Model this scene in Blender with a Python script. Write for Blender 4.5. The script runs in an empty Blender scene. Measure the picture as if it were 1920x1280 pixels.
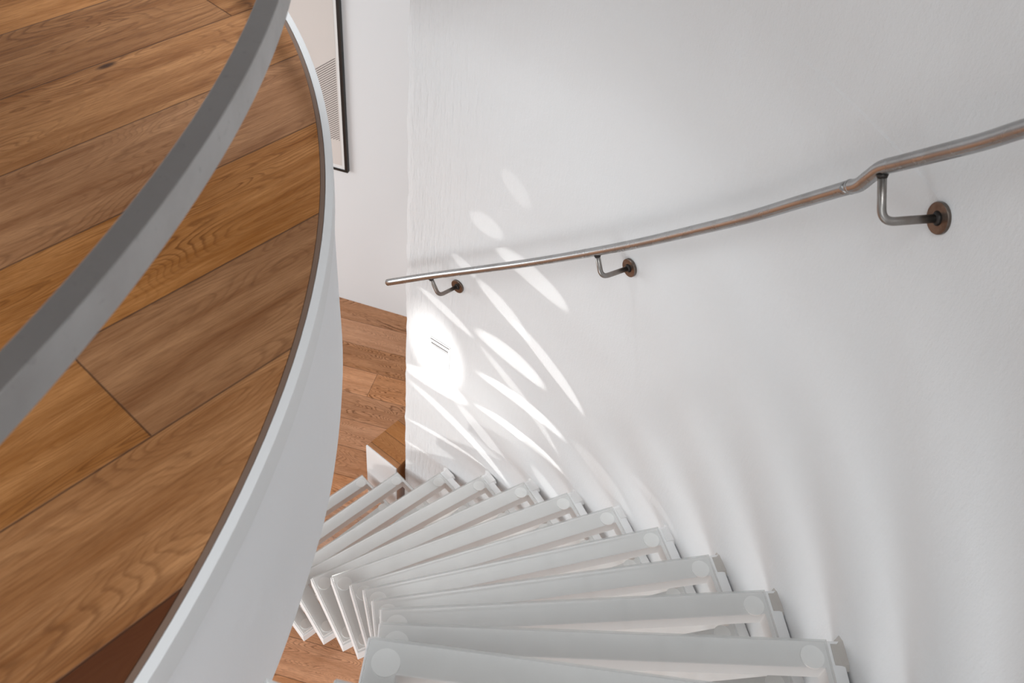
import bpy, bmesh, math, random
from mathutils import Vector, Matrix, noise

random.seed(7)
SC = bpy.context.scene
COL = SC.collection
PI = math.pi
R = math.radians

# ------------------------------------------------------------------ layout
CX, CY = -1.298, 0.553          # axis of the curved stair
RW = 2.03                       # inner radius of the curved plaster wall
FX, FY = -2.192, 0.753          # axis of the rounded upper floor edge
RF = 1.896                      # radius of the wooden upper floor edge
ZU = 2.965                      # top of the upper floor
ZB = 2.51                       # underside of the upper floor slab
ZC = 3.92                       # camera height above the lower floor
RISE = 0.21275


def pol(r, deg, z=0.0):
    a = R(deg)
    return Vector((CX + r * math.cos(a), CY + r * math.sin(a), z))


def fpol(r, deg, z=0.0):
    a = R(deg)
    return Vector((FX + r * math.cos(a), FY + r * math.sin(a), z))


# ------------------------------------------------------------------ helpers
def obj(name, bm, mat, parent=None, smooth=False, bevel=0.0, segs=2):
    me = bpy.data.meshes.new(name)
    bmesh.ops.recalc_face_normals(bm, faces=bm.faces[:])
    bm.to_mesh(me)
    bm.free()
    o = bpy.data.objects.new(name, me)
    COL.objects.link(o)
    for m in (mat if isinstance(mat, (list, tuple)) else [mat]):
        me.materials.append(m)
    if smooth:
        for p in me.polygons:
            p.use_smooth = True
    if bevel:
        b = o.modifiers.new('bevel', 'BEVEL')
        b.width = bevel
        b.segments = segs
        b.limit_method = 'ANGLE'
        b.angle_limit = R(40)
    if parent:
        o.parent = parent
    return o


def tag(o, label=None, cat=None, group=None, kind=None):
    if label:
        o['label'] = label
    if cat:
        o['category'] = cat
    if group:
        o['group'] = group
    if kind:
        o['kind'] = kind
    return o


def empty(name, loc, rz=0.0):
    o = bpy.data.objects.new(name, None)
    COL.objects.link(o)
    o.location = loc
    o.rotation_euler = (0, 0, rz)
    o.empty_display_size = 0.05
    return o


def prism(bm, pts, z0, z1, mi=0):
    """pts: ccw list of (x, y)"""
    a = [bm.verts.new((p[0], p[1], z0)) for p in pts]
    b = [bm.verts.new((p[0], p[1], z1)) for p in pts]
    n = len(pts)
    fs = [bm.faces.new(b), bm.faces.new(a[::-1])]
    for i in range(n):
        f = bm.faces.new((a[i], a[(i + 1) % n], b[(i + 1) % n], b[i]))
        f.material_index = mi
        fs.append(f)
    return fs


def box(bm, x0, x1, y0, y1, z0, z1, M=None):
    n0 = len(bm.verts)
    prism(bm, [(x0, y0), (x1, y0), (x1, y1), (x0, y1)], z0, z1)
    if M:
        bm.verts.ensure_lookup_table()
        for v in bm.verts[n0:]:
            v.co = M @ v.co


def disc(bm, c, axis, r, t, n=40, r2=None):
    """solid disc, centre of base c, along axis, thickness t"""
    axis = axis.normalized()
    u = axis.orthogonal().normalized()
    w = axis.cross(u)
    ra, rb = r, (r if r2 is None else r2)
    A, B = [], []
    for i in range(n):
        a = 2 * PI * i / n
        d = u * math.cos(a) + w * math.sin(a)
        A.append(bm.verts.new(c + d * ra))
        B.append(bm.verts.new(c + axis * t + d * rb))
    bm.faces.new(A[::-1])
    bm.faces.new(B)
    for i in range(n):
        bm.faces.new((A[i], A[(i + 1) % n], B[(i + 1) % n], B[i]))


def tube(bm, pts, r, n=20, caps=True, radii=None):
    pts = [Vector(p) for p in pts]
    t0 = (pts[1] - pts[0]).normalized()
    u = t0.orthogonal().normalized()
    rings = []
    for i, p in enumerate(pts):
        if i == 0:
            t = (pts[1] - pts[0])
        elif i == len(pts) - 1:
            t = (pts[-1] - pts[-2])
        else:
            t = (pts[i + 1] - pts[i]).normalized() + (pts[i] - pts[i - 1]).normalized()
        t.normalize()
        u = (u - t * u.dot(t)).normalized()
        w = t.cross(u)
        rr = radii[i] if radii else r
        rings.append([bm.verts.new(p + (u * math.cos(2 * PI * k / n) + w * math.sin(2 * PI * k / n)) * rr) for k in range(n)])
    for a, b in zip(rings, rings[1:]):
        for k in range(n):
            bm.faces.new((a[k], a[(k + 1) % n], b[(k + 1) % n], b[k]))
    if caps:
        bm.faces.new(rings[0][::-1])
        bm.faces.new(rings[-1])


def catmull(P, sub=8):
    out = []
    for i in range(len(P) - 1):
        p0, p1, p2, p3 = P[max(i - 1, 0)], P[i], P[i + 1], P[min(i + 2, len(P) - 1)]
        for s in range(sub):
            t = s / sub
            out.append(0.5 * ((2 * p1) + (p2 - p0) * t + (2 * p0 - 5 * p1 + 4 * p2 - p3) * t * t + (3 * p1 - p0 - 3 * p2 + p3) * t ** 3))
    out.append(P[-1])
    return out


def fillet(a, b, c, rad, n=8):
    """points of a round corner at b"""
    d1 = (a - b).normalized()
    d2 = (c - b).normalized()
    p1, p2 = b + d1 * rad, b + d2 * rad
    return [p1.lerp(b, t).lerp(b.lerp(p2, t), t) for t in [i / n for i in range(n + 1)]]


# ------------------------------------------------------------------ materials
class NT:
    def __init__(self, name):
        self.m = bpy.data.materials.new(name)
        self.m.use_nodes = True
        self.t = self.m.node_tree
        self.t.nodes.clear()
        self.out = self.n('ShaderNodeOutputMaterial')

    def n(self, typ, **kw):
        nd = self.t.nodes.new(typ)
        for k, v in kw.items():
            if k.startswith('_'):
                nd.inputs[int(k[1:])].default_value = v
            else:
                setattr(nd, k, v)
        return nd

    def l(self, a, b):
        self.t.links.new(a, b)

    def math(self, op, a, b=0.0, c=None):
        nd = self.n('ShaderNodeMath', operation=op)
        for i, v in enumerate((a, b) if c is None else (a, b, c)):
            if hasattr(v, 'is_linked'):
                self.l(v, nd.inputs[i])
            else:
                nd.inputs[i].default_value = v
        return nd.outputs[0]

    def noise(self, vec, scale, detail=2.0, rough=0.5, dist=0.0):
        nd = self.n('ShaderNodeTexNoise')
        nd.inputs['Scale'].default_value = scale
        nd.inputs['Detail'].default_value = detail
        nd.inputs['Roughness'].default_value = rough
        nd.inputs['Distortion'].default_value = dist
        if vec is not None:
            self.l(vec, nd.inputs['Vector'])
        return nd.outputs['Fac']

    def ramp(self, fac, stops, interp='LINEAR'):
        nd = self.n('ShaderNodeValToRGB')
        nd.color_ramp.interpolation = interp
        el = nd.color_ramp.elements
        while len(el) < len(stops):
            el.new(0.5)
        for e, (p, c) in zip(el, stops):
            e.position = p
            e.color = (*c, 1.0)
        self.l(fac, nd.inputs[0])
        return nd.outputs[0]

    def mixc(self, fac, a, b, mode='MIX'):
        nd = self.n('ShaderNodeMix', data_type='RGBA', blend_type=mode)
        for i, v in ((0, fac), (6, a), (7, b)):
            if hasattr(v, 'is_linked'):
                self.l(v, nd.inputs[i])
            else:
                nd.inputs[i].default_value = v if i == 0 else (*v, 1.0)
        return nd.outputs[2]

    def xyz(self, x, y, z):
        nd = self.n('ShaderNodeCombineXYZ')
        for i, v in enumerate((x, y, z)):
            if hasattr(v, 'is_linked'):
                self.l(v, nd.inputs[i])
            else:
                nd.inputs[i].default_value = v
        return nd.outputs[0]

    def bump(self, h, strength, dist):
        nd = self.n('ShaderNodeBump')
        nd.inputs['Strength'].default_value = strength
        nd.inputs['Distance'].default_value = dist
        self.l(h, nd.inputs['Height'])
        return nd.outputs[0]

    def bsdf(self, color, rough=0.5, metal=0.0, normal=None, spec=0.5):
        b = self.n('ShaderNodeBsdfPrincipled')
        for k, v in (('Base Color', color), ('Roughness', rough), ('Metallic', metal), ('Specular IOR Level', spec)):
            if hasattr(v, 'is_linked'):
                self.l(v, b.inputs[k])
            else:
                b.inputs[k].default_value = (*v, 1.0) if k == 'Base Color' else v
        if normal is not None:
            self.l(normal, b.inputs['Normal'])
        return b.outputs[0]

    def done(self, sh):
        self.l(sh, self.out.inputs[0])
        return self.m

    def co(self):
        return self.n('ShaderNodeTexCoord').outputs['Object']


def plain(name, col, rough=0.5, metal=0.0, spec=0.5, bump=0.0, bscale=200):
    t = NT(name)
    nb = None
    if bump:
        nb = t.bump(t.noise(t.co(), bscale, 3), 1.0, bump)
    return t.done(t.bsdf(col, rough, metal, nb, spec))


def plaster(name, col, rough=0.9, fine=0.0015, coarse=0.004, streak=0.0, ledge=None):
    t = NT(name)
    c = t.co()
    h = t.math('MULTIPLY', t.noise(c, 160, 4, 0.6), fine)
    h = t.math('ADD', h, t.math('MULTIPLY', t.noise(c, 9, 3, 0.5), coarse))
    if streak:
        sep = t.n('ShaderNodeSeparateXYZ')
        t.l(c, sep.inputs[0])
        v = t.xyz(t.math('MULTIPLY', sep.outputs[0], 1.0), t.math('MULTIPLY', sep.outputs[1], 1.0), t.math('MULTIPLY', sep.outputs[2], 0.12))
        # trowel strokes, strongest at the open end of the wall
        w = t.n('ShaderNodeMapRange')
        t.l(sep.outputs[0], w.inputs[0])
        w.inputs[1].default_value = -0.43
        w.inputs[2].default_value = -0.05
        w.inputs[3].default_value = 1.0
        w.inputs[4].default_value = 0.12
        h = t.math('ADD', h, t.math('MULTIPLY', t.math('MULTIPLY', t.noise(v, 90, 3, 0.6), streak), w.outputs[0]))
    if ledge is not None:
        sep = t.n('ShaderNodeSeparateXYZ')
        t.l(c, sep.inputs[0])
        s = t.n('ShaderNodeMapRange')
        s.interpolation_type = 'SMOOTHSTEP'
        t.l(sep.outputs[2], s.inputs[0])
        s.inputs[1].default_value = ledge - 0.004
        s.inputs[2].default_value = ledge + 0.004
        s.inputs[3].default_value = 0.0014
        s.inputs[4].default_value = 0.0
        k = t.n('ShaderNodeMapRange')
        t.l(sep.outputs[1], k.inputs[0])
        k.inputs[1].default_value = 1.05
        k.inputs[2].default_value = 1.25
        k2 = t.n('ShaderNodeMapRange')
        t.l(sep.outputs[1], k2.inputs[0])
        k2.inputs[1].default_value = 1.35
        k2.inputs[2].default_value = 1.7
        k2.inputs[3].default_value = 1.0
        k2.inputs[4].default_value = 0.25
        h = t.math('ADD', h, t.math('MULTIPLY', s.outputs[0], t.math('MULTIPLY', k.outputs[0], k2.outputs[0])))
    n = t.bump(h, 1.0, 1.0)
    return t.done(t.bsdf(col, rough, 0.0, n, 0.3))


def oak(name, ang, v0, w, L, ja, jb, light, mid, dark, dark_rows=(), fig=1.0, rough=0.42, knot=None, gap=0.0012, lamt=0.25):
    """oak boards: ang = run direction in degrees, boards of width w with a seam at v0"""
    t = NT(name)
    sep = t.n('ShaderNodeSeparateXYZ')
    t.l(t.co(), sep.inputs[0])
    x, y = sep.outputs[0], sep.outputs[1]
    ca, sa = math.cos(R(ang)), math.sin(R(ang))
    u = t.math('ADD', t.math('MULTIPLY', x, ca), t.math('MULTIPLY', y, sa))
    v = t.math('ADD', t.math('MULTIPLY', x, -sa), t.math('MULTIPLY', y, ca))
    vr = t.math('DIVIDE', t.math('SUBTRACT', v, v0), w)
    row = t.math('FLOOR', vr)
    fv = t.math('FRACT', vr)
    off = t.math('FRACT', t.math('ADD', t.math('MULTIPLY', row, ja), jb))
    ur = t.math('ADD', t.math('DIVIDE', u, L), off)
    cell = t.math('FLOOR', ur)
    fu = t.math('FRACT', ur)
    wn = t.n('ShaderNodeTexWhiteNoise', noise_dimensions='2D')
    t.l(t.xyz(row, cell, 0), wn.inputs['Vector'])
    rs = t.n('ShaderNodeSeparateColor')
    t.l(wn.outputs['Color'], rs.inputs[0])
    r1, r2, r3 = rs.outputs
    # cathedral figure: contour lines of a stretched noise field
    gv = t.xyz(t.math('ADD', t.math('MULTIPLY', u, 1.5), t.math('MULTIPLY', r1, 37.0)),
               t.math('ADD', t.math('MULTIPLY', v, 8.5), t.math('MULTIPLY', r2, 19.0)),
               t.math('MULTIPLY', r3, 31.0))
    f = t.noise(gv, 1.0, 2.0, 0.45, 0.35)
    wob = t.noise(t.xyz(t.math('MULTIPLY', u, 22.0), t.math('MULTIPLY', v, 60.0), r1), 1.0, 3.0, 0.6)
    ph = t.math('ADD', t.math('MULTIPLY', f, t.math('ADD', 38.0 * fig, t.math('MULTIPLY', r3, 40.0 * fig))), t.math('MULTIPLY', wob, 0.9))
    ring = t.math('FRACT', ph)
    line = t.ramp(ring, [(0.0, (0, 0, 0)), (0.55, (0.18, 0.18, 0.18)), (0.80, (1, 1, 1)), (0.90, (0.75, 0.75, 0.75)), (1.0, (0, 0, 0))])
    mask = t.ramp(t.noise(t.xyz(t.math('MULTIPLY', u, 2.2), t.math('MULTIPLY', v, 9.0), t.math('MULTIPLY', r2, 13.0)), 1.0, 2.0, 0.5), [(0.36, (0.12, 0.12, 0.12)), (0.62, (1, 1, 1))])
    amt = t.math('MULTIPLY', t.math('MULTIPLY', line, mask), t.math('MULTIPLY_ADD', r1, 0.5, lamt))
    # straight fine pores
    pores = t.noise(t.xyz(t.math('MULTIPLY', u, 30.0), t.math('MULTIPLY', v, 420.0), r3), 1.0, 4.0, 0.65)
    pf = t.ramp(pores, [(0.40, (0, 0, 0)), (0.72, (1, 1, 1))])
    broad = t.noise(t.xyz(t.math('MULTIPLY', u, 2.4), t.math('MULTIPLY', v, 30.0), t.math('MULTIPLY', r1, 9.0)), 1.0, 4.0, 0.68)
    base = t.mixc(t.math('MULTIPLY_ADD', broad, 2.6, -0.80), light, mid)
    col = t.mixc(amt, base, dark)
    col = t.mixc(t.math('MULTIPLY', pf, 0.42), col, dark)
    # board to board tone
    hs = t.n('ShaderNodeHueSaturation')
    t.l(col, hs.inputs['Color'])
    hs.inputs['Hue'].default_value = 0.5
    t.l(t.math('MULTIPLY_ADD', r1, 0.14, 0.98), hs.inputs['Saturation'])
    t.l(t.math('MULTIPLY_ADD', r2, 0.36, 0.80), hs.inputs['Value'])
    col = hs.outputs[0]
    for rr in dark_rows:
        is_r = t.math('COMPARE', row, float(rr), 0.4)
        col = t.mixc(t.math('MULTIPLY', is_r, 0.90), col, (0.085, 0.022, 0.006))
    if knot:
        ku, kv = knot
        du = t.math('DIVIDE', t.math('SUBTRACT', u, ku), 0.036)
        dv = t.math('DIVIDE', t.math('SUBTRACT', v, kv), 0.013)
        d = t.math('SQRT', t.math('ADD', t.math('MULTIPLY', du, du), t.math('MULTIPLY', dv, dv)))
        kf = t.ramp(t.math('ADD', d, t.math('MULTIPLY', wob, 0.5)), [(0.25, (1, 1, 1)), (0.62, (0.85, 0.85, 0.85)), (1.0, (0, 0, 0))])
        col = t.mixc(kf, col, (0.035, 0.010, 0.004))
    # seams
    ev = t.math('MULTIPLY', t.math('MINIMUM', fv, t.math('SUBTRACT', 1.0, fv)), w)
    eu = t.math('MULTIPLY', t.math('MINIMUM', fu, t.math('SUBTRACT', 1.0, fu)), L)
    e = t.math('MINIMUM', ev, eu)
    sm = t.n('ShaderNodeMapRange')
    t.l(e, sm.inputs[0])
    sm.inputs[1].default_value = gap * 0.4
    sm.inputs[2].default_value = gap * 1.6
    sm.inputs[3].default_value = 0.75
    sm.inputs[4].default_value = 0.0
    col = t.mixc(sm.outputs[0], col, (0.06, 0.022, 0.008))
    h = t.math('MULTIPLY_ADD', sm.outputs[0], -0.0012, t.math('MULTIPLY', pf, -0.00012))
    n = t.bump(h, 1.0, 1.0)
    return t.done(t.bsdf(col, t.math('MULTIPLY_ADD', pf, 0.1, rough), 0.0, n, 0.25))


def steel(name, col, rough, brown=0.0, brown_col=(0.16, 0.09, 0.055), scale=14):
    t = NT(name)
    c = t.co()
    f = t.noise(c, scale, 4, 0.6)
    g = t.noise(c, scale * 9, 3, 0.6)
    k = t.ramp(f, [(0.42, (0, 0, 0)), (0.68, (1, 1, 1))])
    cc = t.mixc(t.math('MULTIPLY', k, brown), col, brown_col)
    cc = t.mixc(t.math('MULTIPLY', t.ramp(g, [(0.62, (0, 0, 0)), (0.8, (1, 1, 1))]), 0.35), cc, tuple(x * 0.35 for x in col))
    ro = t.math('MULTIPLY_ADD', f, 0.22, rough - 0.11)
    return t.done(t.bsdf(cc, ro, 1.0, t.bump(g, 1.0, 0.00012)))


def clear_glass(name):
    t = NT(name)
    tr = t.n('ShaderNodeBsdfTransparent')
    tr.inputs[0].default_value = (0.985, 0.985, 0.98, 1)
    gl = t.n('ShaderNodeBsdfGlossy')
    gl.inputs['Roughness'].default_value = 0.06
    fr = t.n('ShaderNodeFresnel')
    fr.inputs[0].default_value = 1.36
    mx = t.n('ShaderNodeMixShader')
    t.l(fr.outputs[0], mx.inputs[0])
    t.l(tr.outputs[0], mx.inputs[1])
    t.l(gl.outputs[0], mx.inputs[2])
    # faint dust and scratches lying on the panel
    df = t.n('ShaderNodeBsdfDiffuse')
    df.inputs[0].default_value = (0.85, 0.85, 0.85, 1)
    m2 = t.n('ShaderNodeMixShader')
    s = t.ramp(t.noise(t.co(), 7, 5, 0.65), [(0.35, (0.0, 0.0, 0.0)), (0.85, (0.06, 0.06, 0.06))])
    t.l(s, m2.inputs[0])
    t.l(mx.outputs[0], m2.inputs[1])
    t.l(df.outputs[0], m2.inputs[2])
    return t.done(m2.outputs[0])


def glass_edge(name):
    t = NT(name)
    tr = t.n('ShaderNodeBsdfTransparent')
    tr.inputs[0].default_value = (0.95, 0.96, 0.95, 1)
    b = t.bsdf((0.95, 0.95, 0.95), 0.25, 0, None, 0.6)
    mx = t.n('ShaderNodeMixShader')
    mx.inputs[0].default_value = 0.55
    t.l(tr.outputs[0], mx.inputs[1])
    t.l(b, mx.inputs[2])
    return t.done(mx.outputs[0])


M_WALL = plaster('rough white plaster', (0.755, 0.765, 0.772), 0.92, 0.0009, 0.003, 0.0060, ledge=3.11)
M_SMOOTH = plaster('smooth white paint', (0.79, 0.81, 0.825), 0.8, 0.0002, 0.001)
M_FASCIA = plaster('painted slab edge', (0.85, 0.855, 0.87), 0.7, 0.0002, 0.003)
M_CEIL = plain('ceiling paint', (0.82, 0.82, 0.82), 0.9)
M_CEIL2 = plain('darkened ceiling paint', (0.42, 0.42, 0.42), 0.9)  # unseen ceiling, greyed so the guard rail's top reflects darker
M_LIP = plain('white lacquered steel', (0.77, 0.775, 0.78), 0.5, bump=0.0002, bscale=30)
M_GAPSTRIP = plain('taupe joint strip', (0.20, 0.13, 0.095), 0.6)
M_FRAME = plain('white powder coat', (0.79, 0.79, 0.79), 0.45)
M_GLASS = clear_glass('clear tread glass')
M_GEDGE = glass_edge('polished glass edge')
M_PAD = plain('white bonding pad', (0.95, 0.95, 0.95), 0.5)
M_ANCHOR = plain('stained mortar', (0.50, 0.47, 0.44), 0.85, bump=0.002, bscale=60)
M_WHITE_ANCHOR = plain('painted mortar', (0.74, 0.735, 0.73), 0.85, bump=0.001, bscale=60)
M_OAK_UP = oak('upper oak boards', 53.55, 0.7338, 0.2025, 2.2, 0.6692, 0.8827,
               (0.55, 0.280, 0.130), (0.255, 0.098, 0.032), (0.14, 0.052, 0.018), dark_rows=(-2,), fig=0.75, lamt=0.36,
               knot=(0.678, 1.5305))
M_OAK_LO = oak('lower oak boards', -8.32, 2.7739, 0.175, 1.9, 0.43, 0.2,
               (0.76, 0.42, 0.25), (0.58, 0.29, 0.155), (0.15, 0.058, 0.024), fig=1.0, lamt=0.5)
M_OAK_BLOCK = oak('landing oak boards', -33.0, 0.02, 0.09, 1.4, 0.43, 0.2,
                  (0.46, 0.23, 0.11), (0.36, 0.165, 0.072), (0.16, 0.06, 0.026), fig=1.1)
M_STEEL = steel('raw steel pipe', (0.37, 0.37, 0.37), 0.27, 0.25, (0.13, 0.10, 0.085))
M_STEEL_ARM = steel('raw steel arm', (0.31, 0.295, 0.28), 0.34, 0.5)
M_FLANGE = steel('heat tinted steel', (0.20, 0.17, 0.15), 0.34, 0.7, (0.105, 0.072, 0.052), 40)
M_WELD = plain('burnt weld', (0.035, 0.03, 0.028), 0.45, 0.6)
M_BAR = steel('brushed steel bar', (0.42, 0.41, 0.405), 0.42, 0.25, (0.27, 0.24, 0.22), 9)
M_BLACK = plain('black frame', (0.006, 0.006, 0.006), 0.4)
M_MAT = plain('white passepartout', (0.84, 0.84, 0.83), 0.8)
M_PAPER = plain('cream print paper', (0.70, 0.655, 0.62), 0.85)
M_INK = plain('dark print ink', (0.05, 0.03, 0.025), 0.8)
M_PLASTIC = plain('white plastic', (0.80, 0.80, 0.80), 0.35)
M_SLOT = plain('grey slot', (0.13, 0.13, 0.13), 0.5)

# ------------------------------------------------------------------ setting
# lower floor
BWN = Vector((0.201, 0.9796, 0)).normalized()      # back wall normal (pointing away)
BWT = Vector((BWN.y, -BWN.x, 0))
BWD = 3.534


def bwp(t, d=0.0, z=0.0):
    p = BWN * (BWD - d) + BWT * t
    return Vector((p.x, p.y, z))


bm = bmesh.new()
a, b = bwp(-5.5), bwp(1.6)
prism(bm, [(-6.0, -2.6), (1.4, -2.6), (b.x, b.y), (a.x, a.y)], -0.12, 0.0)
tag(obj('floor', bm, M_OAK_LO), 'oak board floor of the lower storey seen past the stair', 'floor', kind='structure')

# back wall
bm = bmesh.new()
q = [bwp(-5.5), bwp(1.6), bwp(1.6, -0.15), bwp(-5.5, -0.15)]
prism(bm, [(p.x, p.y) for p in q], -0.12, 5.4)
tag(obj('wall_back', bm, M_SMOOTH), 'smooth white wall behind the stair with a framed print', 'wall', kind='structure')

# curved plaster wall on the right, with a ragged open end
bm = bmesh.new()
N, NZ = 150, 130
TH0, TH1 = 64.25, -32.0
z0, z1 = 0.0, 5.4


def wall_r(th, z):
    p = Vector((th * 0.035, z * 0.9, 2.0))
    return RW + 0.006 * noise.noise(p) + 0.0022 * noise.noise(p * 6.0)


grid = []
for j in range(NZ + 1):
    z = z0 + (z1 - z0) * j / NZ
    row = []
    rag = 0.14 * noise.noise(Vector((3.1, z * 3.2, 0))) + 0.26 * noise.noise(Vector((9.1, z * 8.0, 0))) + 0.12 * noise.noise(Vector((1.1, z * 21.0, 0)))
    for i in range(N + 1):
        s = i / N
        th = TH0 + (TH1 - TH0) * s
        th += rag * max(0.0, 1 - s * 40)
        row.append(bm.verts.new(pol(wall_r(th, z), th, z)))
    grid.append(row)
for j in range(NZ):
    for i in range(N):
        bm.faces.new((grid[j][i], grid[j][i + 1], grid[j + 1][i + 1], grid[j + 1][i]))
outer = []
for j in (0, NZ):
    z = z0 if j == 0 else z1
    outer.append([bm.verts.new(pol(RW + 0.28, TH0 + (TH1 - TH0) * i / 40, z)) for i in range(41)])
for i in range(40):
    bm.faces.new((outer[0][i], outer[1][i], outer[1][i + 1], outer[0][i + 1]))
# rounded return at the open end
prev = [grid[j][0] for j in range(NZ + 1)]
for k, (dr, dth) in enumerate(((0.006, 0.10), (0.02, 0.16), (0.278, 0.12))):
    cur = []
    for j in range(NZ + 1):
        z = z0 + (z1 - z0) * j / NZ
        c = prev[j].co
        if k < 2:
            th = math.degrees(math.atan2(c.y - CY, c.x - CX)) + (dth if k == 0 else 0.05)
            cur.append(bm.verts.new(pol(RW + dr, th, z)))
        else:
            cur.append(bm.verts.new(pol(RW + 0.28, TH0, z)))
    for j in range(NZ):
        bm.faces.new((prev[j], prev[j + 1], cur[j + 1], cur[j]))
    prev = cur
w = obj('wall_right', bm, M_WALL, smooth=True)
tag(w, 'curved rough white plaster wall beside the stair carrying the handrail', 'wall', kind='structure')

# upper floor: rounded slab edge
ARC = [fpol(1.0, -78 + 156 * i / 120) - Vector((FX, FY, 0)) for i in range(121)]


def arcpts(r):
    return [(FX + v.x * r, FY + v.y * r) for v in ARC]


def slab(name, r, zz0, zz1, mats, left=-6.0, smooth=False):
    bm = bmesh.new()
    pts = arcpts(r)
    pts = pts + [(left, pts[-1][1]), (left, pts[0][1])]
    prism(bm, pts, zz0, zz1)
    return obj(name, bm, mats)


bm = bmesh.new()
box(bm, -6.0, 1.4, -2.6, 3.9, 5.4, 5.5)
tag(obj('ceiling_upper', bm, M_CEIL2), 'unseen ceiling of the upper storey, greyed to darken reflections', 'ceiling', kind='structure')
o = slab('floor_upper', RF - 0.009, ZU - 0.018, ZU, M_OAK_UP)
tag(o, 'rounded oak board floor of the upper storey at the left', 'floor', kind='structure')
o = slab('ceiling', RF - 0.011, ZB, ZU - 0.0185, M_CEIL)
tag(o, 'white slab under the upper oak floor', 'ceiling', kind='structure')


def ring(name, r0, r1, zz0, zz1, mat, bevel=0.0):
    bm = bmesh.new()
    A, B = arcpts(r0), arcpts(r1)
    n = len(A)
    vs = [[bm.verts.new((p[0], p[1], z)) for p in P] for P, z in ((A, zz0), (B, zz0), (B, zz1), (A, zz1))]
    for i in range(n - 1):
        for k in range(4):
            bm.faces.new((vs[k][i], vs[k][i + 1], vs[(k + 1) % 4][i + 1], vs[(k + 1) % 4][i]))
    bm.faces.new([vs[k][0] for k in range(4)])
    bm.faces.new([vs[k][n - 1] for k in range(4)])
    return obj(name, bm, mat, smooth=False, bevel=bevel)


o = ring('trim_1', RF - 0.0085, RF - 0.0008, ZU - 0.018, ZU - 0.0015, M_GAPSTRIP)
tag(o, 'thin taupe joint strip round the edge of the upper floor', 'trim', kind='structure')
o = ring('trim_2', RF, RF + 0.0135, ZU - 0.05, ZU, M_LIP, 0.0012)
tag(o, 'white steel lip round the edge of the upper floor', 'trim', kind='structure')

# slab face, slightly uneven plaster
bm = bmesh.new()
cols = []
NA, NH = 140, 14
for i in range(NA + 1):
    d = -78 + 156 * i / NA
    c = []
    for j in range(NH + 1):
        s = j / NH
        wob = 0.006 * noise.noise(Vector((d * 0.09, s * 0.8, 5))) * min(1, s * 3)
        zb = ZB - 0.004 + 0.008 * noise.noise(Vector((d * 0.15, 2, 8)))
        c.append(bm.verts.new(fpol(RF + 0.0085 + wob, d, (ZU - 0.0505) * (1 - s) + zb * s)))
    cols.append(c)
inn = [[bm.verts.new(fpol(RF - 0.0105, -78 + 156 * i / NA, z)) for z in (ZB - 0.003, ZU - 0.0505)] for i in range(NA + 1)]
for i in range(NA):
    for j in range(NH):
        bm.faces.new((cols[i][j], cols[i + 1][j], cols[i + 1][j + 1], cols[i][j + 1]))
    bm.faces.new((cols[i][NH], cols[i + 1][NH], inn[i + 1][0], inn[i][0]))
    bm.faces.new((cols[i][0], inn[i][1], inn[i + 1][1], cols[i + 1][0]))
o = obj('trim_3', bm, M_FASCIA, smooth=True)
e = o.modifiers.new('split', 'EDGE_SPLIT')
e.split_angle = R(50)
tag(o, 'tall white curved face of the upper floor slab', 'trim', kind='structure')

# ------------------------------------------------------------------ stair treads
TZ_TOP = ZC - 1.38           # glass top of the first full tread
DEPTH_I, DEPTH_O = 0.264, 0.236
GL_T, PAD_T, FR_T = 0.012, 0.004, 0.044
BARW = 0.050


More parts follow.
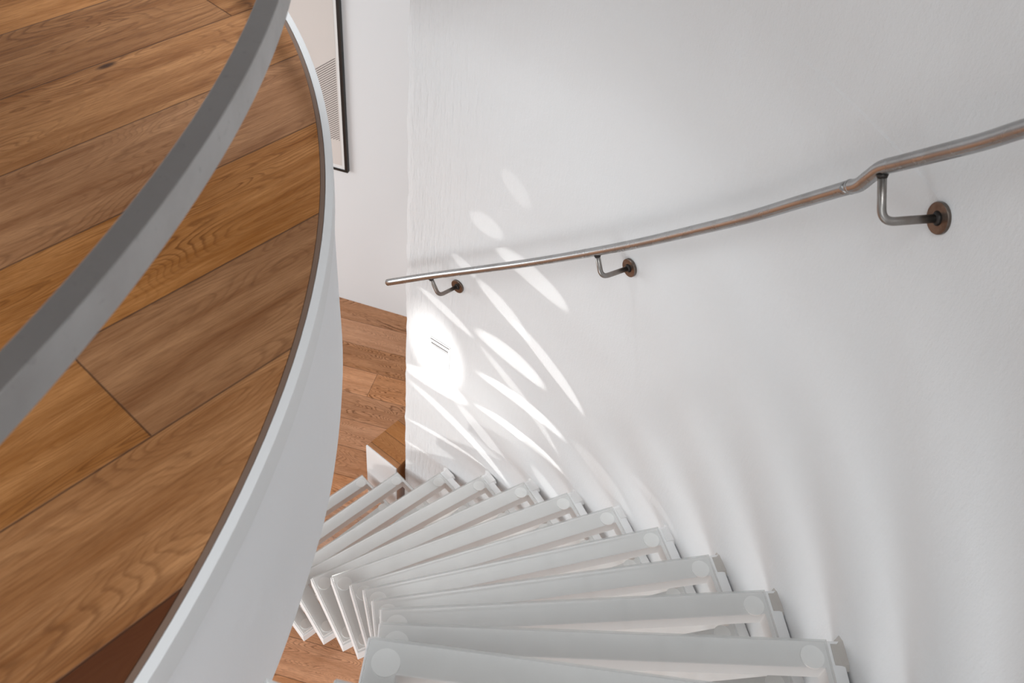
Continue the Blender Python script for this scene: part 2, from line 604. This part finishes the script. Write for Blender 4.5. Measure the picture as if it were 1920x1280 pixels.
def tread(k, p, ang, lg, label, wall_gap=0.033, stained=True):
    z = TZ_TOP - (k - 1) * RISE
    t = empty('stair_tread', (p[0], p[1], z), R(ang))
    tag(t, label, 'stair tread', 'glass treads of the curved stair')
    di = DEPTH_I
    do = DEPTH_I + (DEPTH_O - DEPTH_I) * lg / 0.856
    # glass panel
    bm = bmesh.new()
    fs = prism(bm, [(0, -di), (lg, -do), (lg, 0), (0, 0)], -GL_T, 0.0, 1)
    g = obj('glass_panel', bm, [M_GLASS, M_GEDGE], t)
    # white steel frame (a four-sided ring of flat tube)
    lf = lg + wall_gap
    zt, zb = -GL_T - PAD_T, -GL_T - PAD_T - FR_T
    e = 0.005
    dof = DEPTH_I + (DEPTH_O - DEPTH_I) * lf / 0.856
    oq = [(-e, -di - e), (lf, -dof - e), (lf, e), (-e, e)]
    iq = [(BARW, -di + BARW), (lg - 0.008, -do + BARW), (lg - 0.008, -BARW), (BARW, -BARW)]
    bm = bmesh.new()
    V = [[bm.verts.new((x, y, zz)) for (x, y) in qd] for qd, zz in ((oq, zb), (oq, zt), (iq, zt), (iq, zb))]
    for r in range(4):
        A, B = V[r], V[(r + 1) % 4]
        for i in range(4):
            bm.faces.new((A[i], A[(i + 1) % 4], B[(i + 1) % 4], B[i]))
    obj('steel_frame', bm, M_FRAME, t, bevel=0.002)
    # bonding pads
    for (x, y, rr) in ((0.031, -0.034, 0.023), (lg - 0.030, -0.030, 0.023), (0.031, -di + 0.031, 0.021), (lg - 0.034, -do + 0.031, 0.021)):
        bm = bmesh.new()
        disc(bm, Vector((x, y, zt - 0.0003)), Vector((0, 0, 1)), rr, PAD_T + 0.0002, 40)
        obj('bonding_pad', bm, M_PAD, t)
    if stained:
        bm = bmesh.new()
        # rough mortar sleeve where the front bar enters the wall
        n = 16
        A, B, Cv = [], [], []
        for i in range(n):
            aa = 2 * PI * (i + 0.5) / n
            s = 1 / max(abs(math.cos(aa)), abs(math.sin(aa)))
            rnd = 1 + 0.16 * noise.noise(Vector((k * 3.3, i * 1.7, 1.0)))
            yy = -0.0225 + 0.0295 * min(s, 1.42) * math.cos(aa)
            zz = (zt + zb) / 2 + 0.0232 * min(s, 1.42) * math.sin(aa)
            A.append(bm.verts.new((lg + 0.013, yy, zz)))
            gx = max(0.0, math.cos(aa) + 0.3)
            B.append(bm.verts.new((lf - 0.010 + 0.003 * rnd, yy * (1 + 0.02 * rnd), zz * 1.0)))
            Cv.append(bm.verts.new((lf + 0.010, -0.0225 + (yy + 0.0225) * (1.08 + 0.45 * gx * rnd), (zt + zb) / 2 + (zz - (zt + zb) / 2) * (1.05 + 0.15 * rnd))))
        bm.faces.new(A[::-1])
        bm.faces.new(Cv)
        for i in range(n):
            bm.faces.new((A[i], A[(i + 1) % n], B[(i + 1) % n], B[i]))
            bm.faces.new((B[i], B[(i + 1) % n], Cv[(i + 1) % n], Cv[i]))
        if k < 5:
            tag(obj('wall_anchor', bm, M_ANCHOR, t), 'stained grey mortar anchor')
        else:
            obj('wall_anchor', bm, M_WHITE_ANCHOR, t)
    return t


TR = [  # k, front inner corner, direction, glass length
    (-1, (-0.209, 0.362), -11.5, 0.856, 'topmost glass tread, level with the upper oak floor, just a tip beside the slab'),
    (0, (-0.167, 0.454), -5.5, 0.856, 'glass tread one step above the nearest large one, only its inner corner showing'),
    (1, (-0.160, 0.611), 0.13, 0.856, 'nearest large glass tread, its wide frame around a bright opening, cut by the lower edge'),
    (2, (-0.171, 0.735), 5.78, 0.852, 'second nearest glass tread, one step down from the largest one'),
    (3, (-0.198, 0.864), 11.21, 0.855, 'glass tread two steps down from the nearest large one, its front edge almost level'),
    (4, (-0.246, 0.985), 16.63, 0.860, 'glass tread three steps down from the nearest large one'),
    (5, (-0.302, 1.116), 21.51, 0.855, 'glass tread in the middle of the flight, four steps down from the nearest'),
    (6, (-0.372, 1.231), 26.92, 0.857, 'glass tread five steps down from the nearest large one, six up from the lowest'),
    (7, (-0.470, 1.356), 30.65, 0.855, 'glass tread five steps up from the lowest, its inner corner over the oak floor'),
    (8, (-0.573, 1.449), 36.34, 0.857, 'glass tread four steps up from the lowest, its inner front corner beside the slab'),
    (9, (-0.052 - 0.856 * math.cos(R(41.28)), 2.104 - 0.856 * math.sin(R(41.28))), 41.28, 0.856, 'fourth lowest glass tread, its inner front corner hidden behind the white slab face'),
    (10, (-0.236 - 0.856 * math.cos(R(46.5)), 2.237 - 0.856 * math.sin(R(46.5))), 46.5, 0.856, 'third lowest glass tread with an oak floor strip showing through below it'),
    (11, (-0.441 - 0.856 * math.cos(R(49.5)), 2.360 - 0.856 * math.sin(R(49.5))), 49.5, 0.852, 'second lowest glass tread, its outer corner touching the oak landing block'),
    (12, (-0.627 - 0.83 * math.cos(R(49.0)), 2.467 - 0.83 * math.sin(R(49.0))), 49.0, 0.815, 'lowest glass tread ending against the white side of the landing block'),
]
for k, p, ang, lg, lab in TR:
    if k in (11, 12):
        tread(k, p, ang, lg - 0.006, lab, wall_gap=0.004, stained=False)
    else:
        tread(k, p, ang, lg, lab)

# ------------------------------------------------------------------ landing block at the wall's end
PA, PB = Vector((-0.613, 2.484, 0)), Vector((-0.441, 2.366, 0))
e1 = (PB - PA).normalized()
e2 = Vector((-e1.y, e1.x, 0))
PE = pol(RW + 0.27, TH0 + 0.55)
PB2 = pol(RW + 0.004, TH0 + 0.5)
quad = [PA, PA + e1 * ((PB2 - PA).dot(e1) - 0.004), PE, PA + e2 * 0.46]
ZL = 0.4125
ld = empty('landing_block', (PA.x, PA.y, 0))
tag(ld, 'small oak topped landing block with a white side at the foot of the wall', 'landing')
bm = bmesh.new()
prism(bm, [(p.x - PA.x, p.y - PA.y) for p in quad], ZL - 0.022, ZL)
obj('oak_top', bm, M_OAK_BLOCK, ld, bevel=0.0015)
bm = bmesh.new()
c = sum(quad, Vector()) / 4
prism(bm, [((p.x - PA.x) * 0.994 + (c.x - PA.x) * 0.006, (p.y - PA.y) * 0.994 + (c.y - PA.y) * 0.006) for p in quad], 0.0, ZL - 0.0225)
obj('plinth', bm, M_OAK_BLOCK, ld)
bm = bmesh.new()
L1 = (quad[1] - quad[0]).length
Mx = Matrix(((e1.x, e2.x, 0, 0), (e1.y, e2.y, 0, 0), (0, 0, 1, 0), (0, 0, 0, 1)))
box(bm, -0.004, L1 - 0.004, -0.009, -0.0005, 0.0, ZL - 0.006, Mx)
tag(obj('side_panel', bm, M_FRAME, ld, bevel=0.001), 'white side panel')

# ------------------------------------------------------------------ wall handrail
RR = 1.945
rp = [(64.88, 1.660), (59.42, 1.802), (53.17, 1.972), (46.9, 2.156), (41.02, 2.343), (35.93, 2.514), (31.32, 2.677), (27.27, 2.823), (23.8, 2.955), (20.9, 3.064)]
rp2 = [(20.9, 3.064), (20.45, 3.080), (20.02, 3.108), (19.55, 3.136), (18.61, 3.169), (17.13, 3.220), (15.12, 3.289), (13.6, 3.345), (11.5, 3.420), (9.0, 3.510), (3.0, 3.725), (-4.0, 3.975)]
hr = empty('wall_handrail', pol(RR, 38.0, 2.3))
tag(hr, 'raw steel pipe handrail on three wall brackets following the curved stair', 'handrail')


def hl(v):
    return v - hr.location


RD = 0.01225
low = catmull([pol(RR, a_, z_) for a_, z_ in rp], 6)
bm = bmesh.new()
d0 = (low[0] - low[1]).normalized()
pts = [low[0] + d0 * 0.004] + low
rad = [RD * 0.72] + [RD] * len(low)
tube(bm, [hl(v) for v in pts], RD, 24, True, rad)
obj('lower_pipe', bm, M_STEEL, hr, smooth=True)
upr = catmull([pol(RR, a_, z_) for a_, z_ in rp2], 8)
bm = bmesh.new()
tube(bm, [hl(v) for v in upr], RD, 24)
obj('upper_pipe', bm, M_STEEL, hr, smooth=True)
bm = bmesh.new()
j0 = low[-1]
jd = (low[-1] - low[-3]).normalized()
tube(bm, [hl(j0 - jd * 0.003), hl(j0 - jd * 0.0015), hl(j0 + jd * 0.0015), hl(j0 + jd * 0.003)], RD, 24, True, [RD, RD + 0.0007, RD + 0.0007, RD])
obj('weld_seam', bm, M_STEEL, hr, smooth=True)

BR = [((19.28, 3.128), (18.0, 3.070), (17.47, 3.087)),
      ((40.15, 2.362), (38.95, 2.312), (38.61, 2.321)),
      ((59.30, 1.795), (58.15, 1.737), (57.72, 1.733))]
for (t0, z0_), (t1, z1_), (t2, z2_) in BR:
    A = pol(RR, t0, z0_)
    # start on the pipe's axis
    path = low + upr
    A = min(path, key=lambda v: (v - pol(RR, t0, z0_)).length)
    B = pol(RR - 0.002, t1, z1_)
    Cc = pol(RW - 0.004, t2, z2_)
    pts = [A] + fillet(A, B, Cc, 0.022) + [Cc]
    bm = bmesh.new()
    tube(bm, [hl(v) for v in pts], 0.0071, 18)
    br = obj('bracket', bm, M_STEEL_ARM, hr, smooth=True)
    nrm = (Vector((CX, CY, 0)) - Vector((Cc.x, Cc.y, 0))).normalized()
    bm = bmesh.new()
    base = pol(RW + 0.002, t2, z2_)
    disc(bm, hl(base), nrm, 0.026, 0.0085, 44)
    tag(obj('flange', bm, M_FLANGE, br, bevel=0.0012), 'brown heat tinted disc')
    bm = bmesh.new()
    fc = base + nrm * 0.0086
    disc(bm, hl(fc - nrm * 0.0004), nrm, 0.0125, 0.005, 24, 0.0072)
    obj('weld', bm, M_WELD, br, smooth=True)
    bm = bmesh.new()
    dd = (B - A).normalized()
    disc(bm, hl(A + dd * (RD - 0.0025)), dd, 0.0100, 0.0065, 24, 0.0074)
    obj('weld', bm, M_WELD, br, smooth=True)

# ------------------------------------------------------------------ guard rail over the rounded floor edge
gr = empty('guard_rail', fpol(1.873, 10, ZU))
tag(gr, 'curved flat steel guard rail passing close above the upper oak floor', 'guard rail')


def gl_(v):
    return v - gr.location


bm = bmesh.new()
GI, GO, G0, G1 = 1.8600, 1.8858, 3.370, 3.4085
NN = 140
vs = []
for i in range(NN + 1):
    d = -50 + 105 * i / NN
    vs.append([bm.verts.new(gl_(fpol(r_, d, z_))) for r_, z_ in ((GI, G0), (GO, G0), (GO, G1), (GI, G1))])
for i in range(NN):
    for k in range(4):
        bm.faces.new((vs[i][k], vs[i][(k + 1) % 4], vs[i + 1][(k + 1) % 4], vs[i + 1][k]))
bm.faces.new(vs[0])
bm.faces.new(vs[-1])
obj('flat_bar', bm, M_BAR, gr, bevel=0.0012)
for d in (-46, 51):
    bm = bmesh.new()
    p = fpol(1.873, d)
    Mx = Matrix.Translation(gl_(Vector((p.x, p.y, 0)))) @ Matrix.Rotation(R(d), 4, 'Z')
    box(bm, -0.011, 0.011, -0.011, 0.011, ZU, G0, Mx)
    obj('post', bm, M_BAR, gr, bevel=0.001)

# ------------------------------------------------------------------ framed print on the back wall
FXR, FXL = -1.7205, -2.42
FB, FT = 0.979, 2.02
fp = empty('framed_print', bwp((FXR + FXL) / 2, 0.0, FB))
tag(fp, 'tall framed print with fine dark lines in a thin black frame', 'picture')


def wl(t_, d_, z_):
    return bwp(t_, d_, z_) - fp.location


def wbox(bm, t0, t1, d0, d1, za, zb):
    P = [wl(t_, d_, z_) for z_ in (za, zb) for (t_, d_) in ((t0, d0), (t1, d0), (t1, d1), (t0, d1))]
    v = [bm.verts.new(p) for p in P]
    for f in ((0, 1, 2, 3), (4, 5, 6, 7), (0, 1, 5, 4), (1, 2, 6, 5), (2, 3, 7, 6), (3, 0, 4, 7)):
        bm.faces.new([v[i] for i in f])


FW = 0.0165
bm = bmesh.new()
wbox(bm, FXR - FW, FXR, 0.0005, 0.022, FB, FT)
wbox(bm, FXL, FXL + FW, 0.0005, 0.022, FB, FT)
wbox(bm, FXL + FW, FXR - FW, 0.0005, 0.022, FB, FB + 0.0105)
wbox(bm, FXL + FW, FXR - FW, 0.0005, 0.022, FT - 0.0105, FT)
obj('frame', bm, M_BLACK, fp)
bm = bmesh.new()
wbox(bm, FXL + FW + 0.0002, FXR - FW - 0.0002, 0.001, 0.014, FB + 0.0107, FT - 0.0107)
obj('passepartout', bm, M_MAT, fp)
bm = bmesh.new()
PX1, PX0 = -1.7552, -2.385
PZ0, PZ1 = 1.012, 1.99
wbox(bm, PX0, PX1, 0.0142, 0.0148, PZ0, PZ1)
pr = obj('print_sheet', bm, M_PAPER, fp)
bm = bmesh.new()
X1 = -1.7595
DZ = 0.0125
for i in range(38):
    zr = 1.172 + i * DZ
    x0_, z0_ = -2.20, zr - (X1 + 2.20) * 0.80
    x0c = max(x0_, X1 - (zr - 1.168) / 0.80)
    if x0c > X1 - 0.004:
        x0c = X1 - 0.004
    za, zb = zr - (X1 - x0c) * 0.80, zr
    th = 0.0019
    P = [wl(x0c, 0.0149, za - th), wl(X1, 0.0149, zb - th), wl(X1, 0.0149, zb + th), wl(x0c, 0.0149, za + th)]
    Q = [p - BWN * 0.0003 for p in P]
    va = [bm.verts.new(p) for p in P]
    vb = [bm.verts.new(p) for p in Q]
    bm.faces.new(va[::-1])
    bm.faces.new(vb)
    for k in range(4):
        bm.faces.new((va[k], va[(k + 1) % 4], vb[(k + 1) % 4], vb[k]))
obj('line_pattern', bm, M_INK, pr)

# ------------------------------------------------------------------ small wall plate
WT, WZ = 59.52, 1.333
wp = empty('wall_plate', pol(RW, WT, WZ - 0.066))
tag(wp, 'small white wall plate with slots on the brightest part of the plaster', 'wall plate')
ex = Vector((-math.sin(R(WT)), math.cos(R(WT)), 0))
en = -Vector((math.cos(R(WT)), math.sin(R(WT)), 0))
Mp = Matrix(((ex.x, 0, en.x, 0), (ex.y, 0, en.y, 0), (0, 1, 0, 0.066), (0, 0, 0, 1)))


def pbox(name, x0, x1, y0, y1, d0, d1, mat, par, bev=0.0):
    bm = bmesh.new()
    box(bm, x0, x1, y0, y1, d0, d1, Mp)
    return obj(name, bm, mat, par, bevel=bev)


pbox('plate', -0.049, 0.049, -0.064, 0.064, -0.008, 0.006, M_PLASTIC, wp, 0.002)
pbox('cover_flap', -0.043, 0.043, -0.056, 0.030, 0.0061, 0.009, M_PLASTIC, wp, 0.001)
pbox('slot', -0.041, 0.041, 0.034, 0.040, 0.0061, 0.0068, M_SLOT, wp)
pbox('slot', -0.046, 0.046, 0.0560, 0.0595, 0.0061, 0.0075, M_SLOT, wp)

# ------------------------------------------------------------------ camera
cam = bpy.data.cameras.new('camera')
co = bpy.data.objects.new('camera', cam)
COL.objects.link(co)
pitch, roll = 0.820186, 0.135400
fw = Vector((0, math.cos(pitch), -math.sin(pitch)))
rx = Vector((1, 0, 0))
up = rx.cross(fw)
xr = rx * math.cos(roll) + up * math.sin(roll)
ur = up * math.cos(roll) - rx * math.sin(roll)
Mc = Matrix((xr, ur, -fw)).transposed().to_4x4()
Mc.translation = (0, 0, ZC)
co.matrix_world = Mc
cam.sensor_width = 36
cam.lens = 1680 / 1920 * 36
cam.clip_start = 0.02
cam.dof.use_dof = True
cam.dof.focus_distance = 2.3
cam.dof.aperture_fstop = 8.0
SC.camera = co

# ------------------------------------------------------------------ light
wd = bpy.data.worlds.new('world')
SC.world = wd
wd.use_nodes = True
bg = wd.node_tree.nodes['Background']
bg.inputs[0].default_value = (0.955, 0.98, 1.0, 1)
bg.inputs[1].default_value = 0.57


def area(name, loc, target, sx, sy, power, col=(1, 1, 1)):
    l = bpy.data.lights.new(name, 'AREA')
    l.shape = 'RECTANGLE'
    l.size, l.size_y = sx, sy
    l.energy = power
    l.color = col
    o = bpy.data.objects.new(name, l)
    COL.objects.link(o)
    o.location = loc
    o.rotation_euler = (Vector(target) - Vector(loc)).to_track_quat('-Z', 'Y').to_euler()
    return o


area('upper_window', (-5.6, 0.6, 4.2), (0, 1.2, 3.6), 4.0, 1.9, 20, (0.935, 0.975, 1.0))
area('upper_back_fill', (-0.9, -2.5, 4.55), (-0.1, 1.4, 2.0), 2.6, 1.5, 25, (0.935, 0.975, 1.0))  # added fill behind the camera for the near tread tops, no window
area('stair_top_fill', (0.15, -0.7, 5.37), (0.15, -0.6, 0), 1.5, 1.5, 46, (0.935, 0.975, 1.0))  # added overhead fill for the treads, the ceiling has no opening
area('lower_side_fill', (-4.2, 2.3, 1.35), (-0.6, 3.0, 0.5), 1.8, 1.8, 64, (0.935, 0.975, 1.0))  # added fill brightening the lower back wall and oak floor, no window
area('lower_window', (-2.0, -2.5, 1.0), (-0.1, 1.6, 1.0), 3.2, 1.5, 64, (0.935, 0.975, 1.0))


def spot(name, loc, target, deg, power, blend=0.6, rad=0.01, col=(1, 1, 1), xdir=None, ratio=1.0):
    l = bpy.data.lights.new(name, 'SPOT')
    l.energy = power
    l.color = col
    l.spot_size = R(deg)
    l.spot_blend = blend
    l.shadow_soft_size = rad
    o = bpy.data.objects.new(name, l)
    COL.objects.link(o)
    d = (Vector(target) - Vector(loc)).normalized()
    z = -d
    x = Vector(xdir) if xdir is not None else z.orthogonal()
    x = (x - z * x.dot(z)).normalized()
    y = z.cross(x)
    m = Matrix((x * ratio, y, z)).transposed().to_4x4()
    m.translation = Vector(loc)
    o.matrix_world = m
    return o


# added fill spot, not a real fitting, brightening the lower half of the flight
spot('stair_fill_spot', (-1.0, 2.6, 5.33), (-0.30, 1.7, 1.0), 42, 180, 1.0, 0.10, (0.935, 0.975, 1.0))

# low sunlight reaching the lower treads through the lower storey window
spot('low_sun', (-2.0, -2.4, 2.15), (-0.60, 1.6, 0.9), 18, 260, 0.9, 0.05, (1.0, 0.985, 0.96))

# added spot lamps imitating low sun reflected onto the plaster by the treads
# (start angle, start height, end angle, end height, width, strength)
GLINTS = [
    (53.5, 2.30, 50.5, 2.25, 0.061, 0.22),
    (56.6, 2.07, 53.1, 2.07, 0.061, 0.36),
    (53.1, 2.01, 44.7, 1.99, 0.061, 0.70),
    (58.5, 1.86, 55.8, 1.83, 0.038, 0.50),
    (54.8, 1.81, 48.7, 1.73, 0.052, 0.80),
    (49.5, 1.74, 40.3, 1.65, 0.052, 0.80),
    (61.9, 1.61, 55.8, 1.54, 0.035, 0.80),
    (61.6, 1.50, 58.6, 1.16, 0.27, 2.3),
    (54.4, 1.58, 45.7, 1.58, 0.070, 1.00),
    (53.5, 1.37, 42.0, 1.43, 0.052, 1.00),
    (53.2, 1.18, 41.4, 1.26, 0.044, 1.20),
    (63.9, 1.13, 55.8, 1.15, 0.088, 1.20),
    (62.8, 1.04, 48.6, 0.87, 0.049, 0.80),
    (63.3, 0.79, 51.8, 0.83, 0.025, 0.80),
    (53.3, 1.50, 42.5, 1.34, 0.044, 0.50),
    (63.8, 0.62, 56.4, 0.57, 0.035, 0.60),
    (56.5, 1.10, 47.6, 0.95, 0.061, 0.50),
    (44.6, 1.11, 38.8, 1.07, 0.063, 0.40),
    (39.3, 1.47, 30.8, 1.49, 0.070, 0.20),
    (31.5, 1.64, 25.0, 1.69, 0.070, 0.15),
    (58.6, 1.42, 44.9, 1.17, 0.455, 0.25),
]
GK = 21.0
for a0, h0, a1, h1, wd_, st_ in GLINTS:
    p0, p1 = pol(RW, a0, h0), pol(RW, a1, h1)
    mid = pol(RW, (a0 + a1) / 2, (h0 + h1) / 2)
    tz = TZ_TOP - math.ceil(((a0 + a1) / 2 - 6.9) / 6.9) * RISE
    src = pol(1.02, (a0 + a1) / 2 - 4, max(mid.z - 0.6, min(tz + 0.05, mid.z + 0.05)))
    dist = (mid - src).length
    ln = (p1 - p0).length
    half_w = math.degrees(math.atan(wd_ * 0.60 / dist))
    half_l = math.degrees(math.atan(ln * 0.64 / dist))
    ra = math.tan(R(half_l)) / math.tan(R(half_w))
    spot('added_glint_spot', src, mid, 2 * half_w, GK * st_ * dist * dist, 1.0 if wd_ > 0.15 else 0.45, 0.004, (1.0, 0.985, 0.96), p1 - p0, ra)
SC.view_settings.view_transform = 'Standard'
SC.view_settings.look = 'None'
SC.view_settings.exposure = -0.07
SC.view_settings.gamma = 1.0
SC.view_settings.use_curve_mapping = False
SC.cycles.max_bounces = 14
SC.cycles.transparent_max_bounces = 40
SC.cycles.use_denoising = True
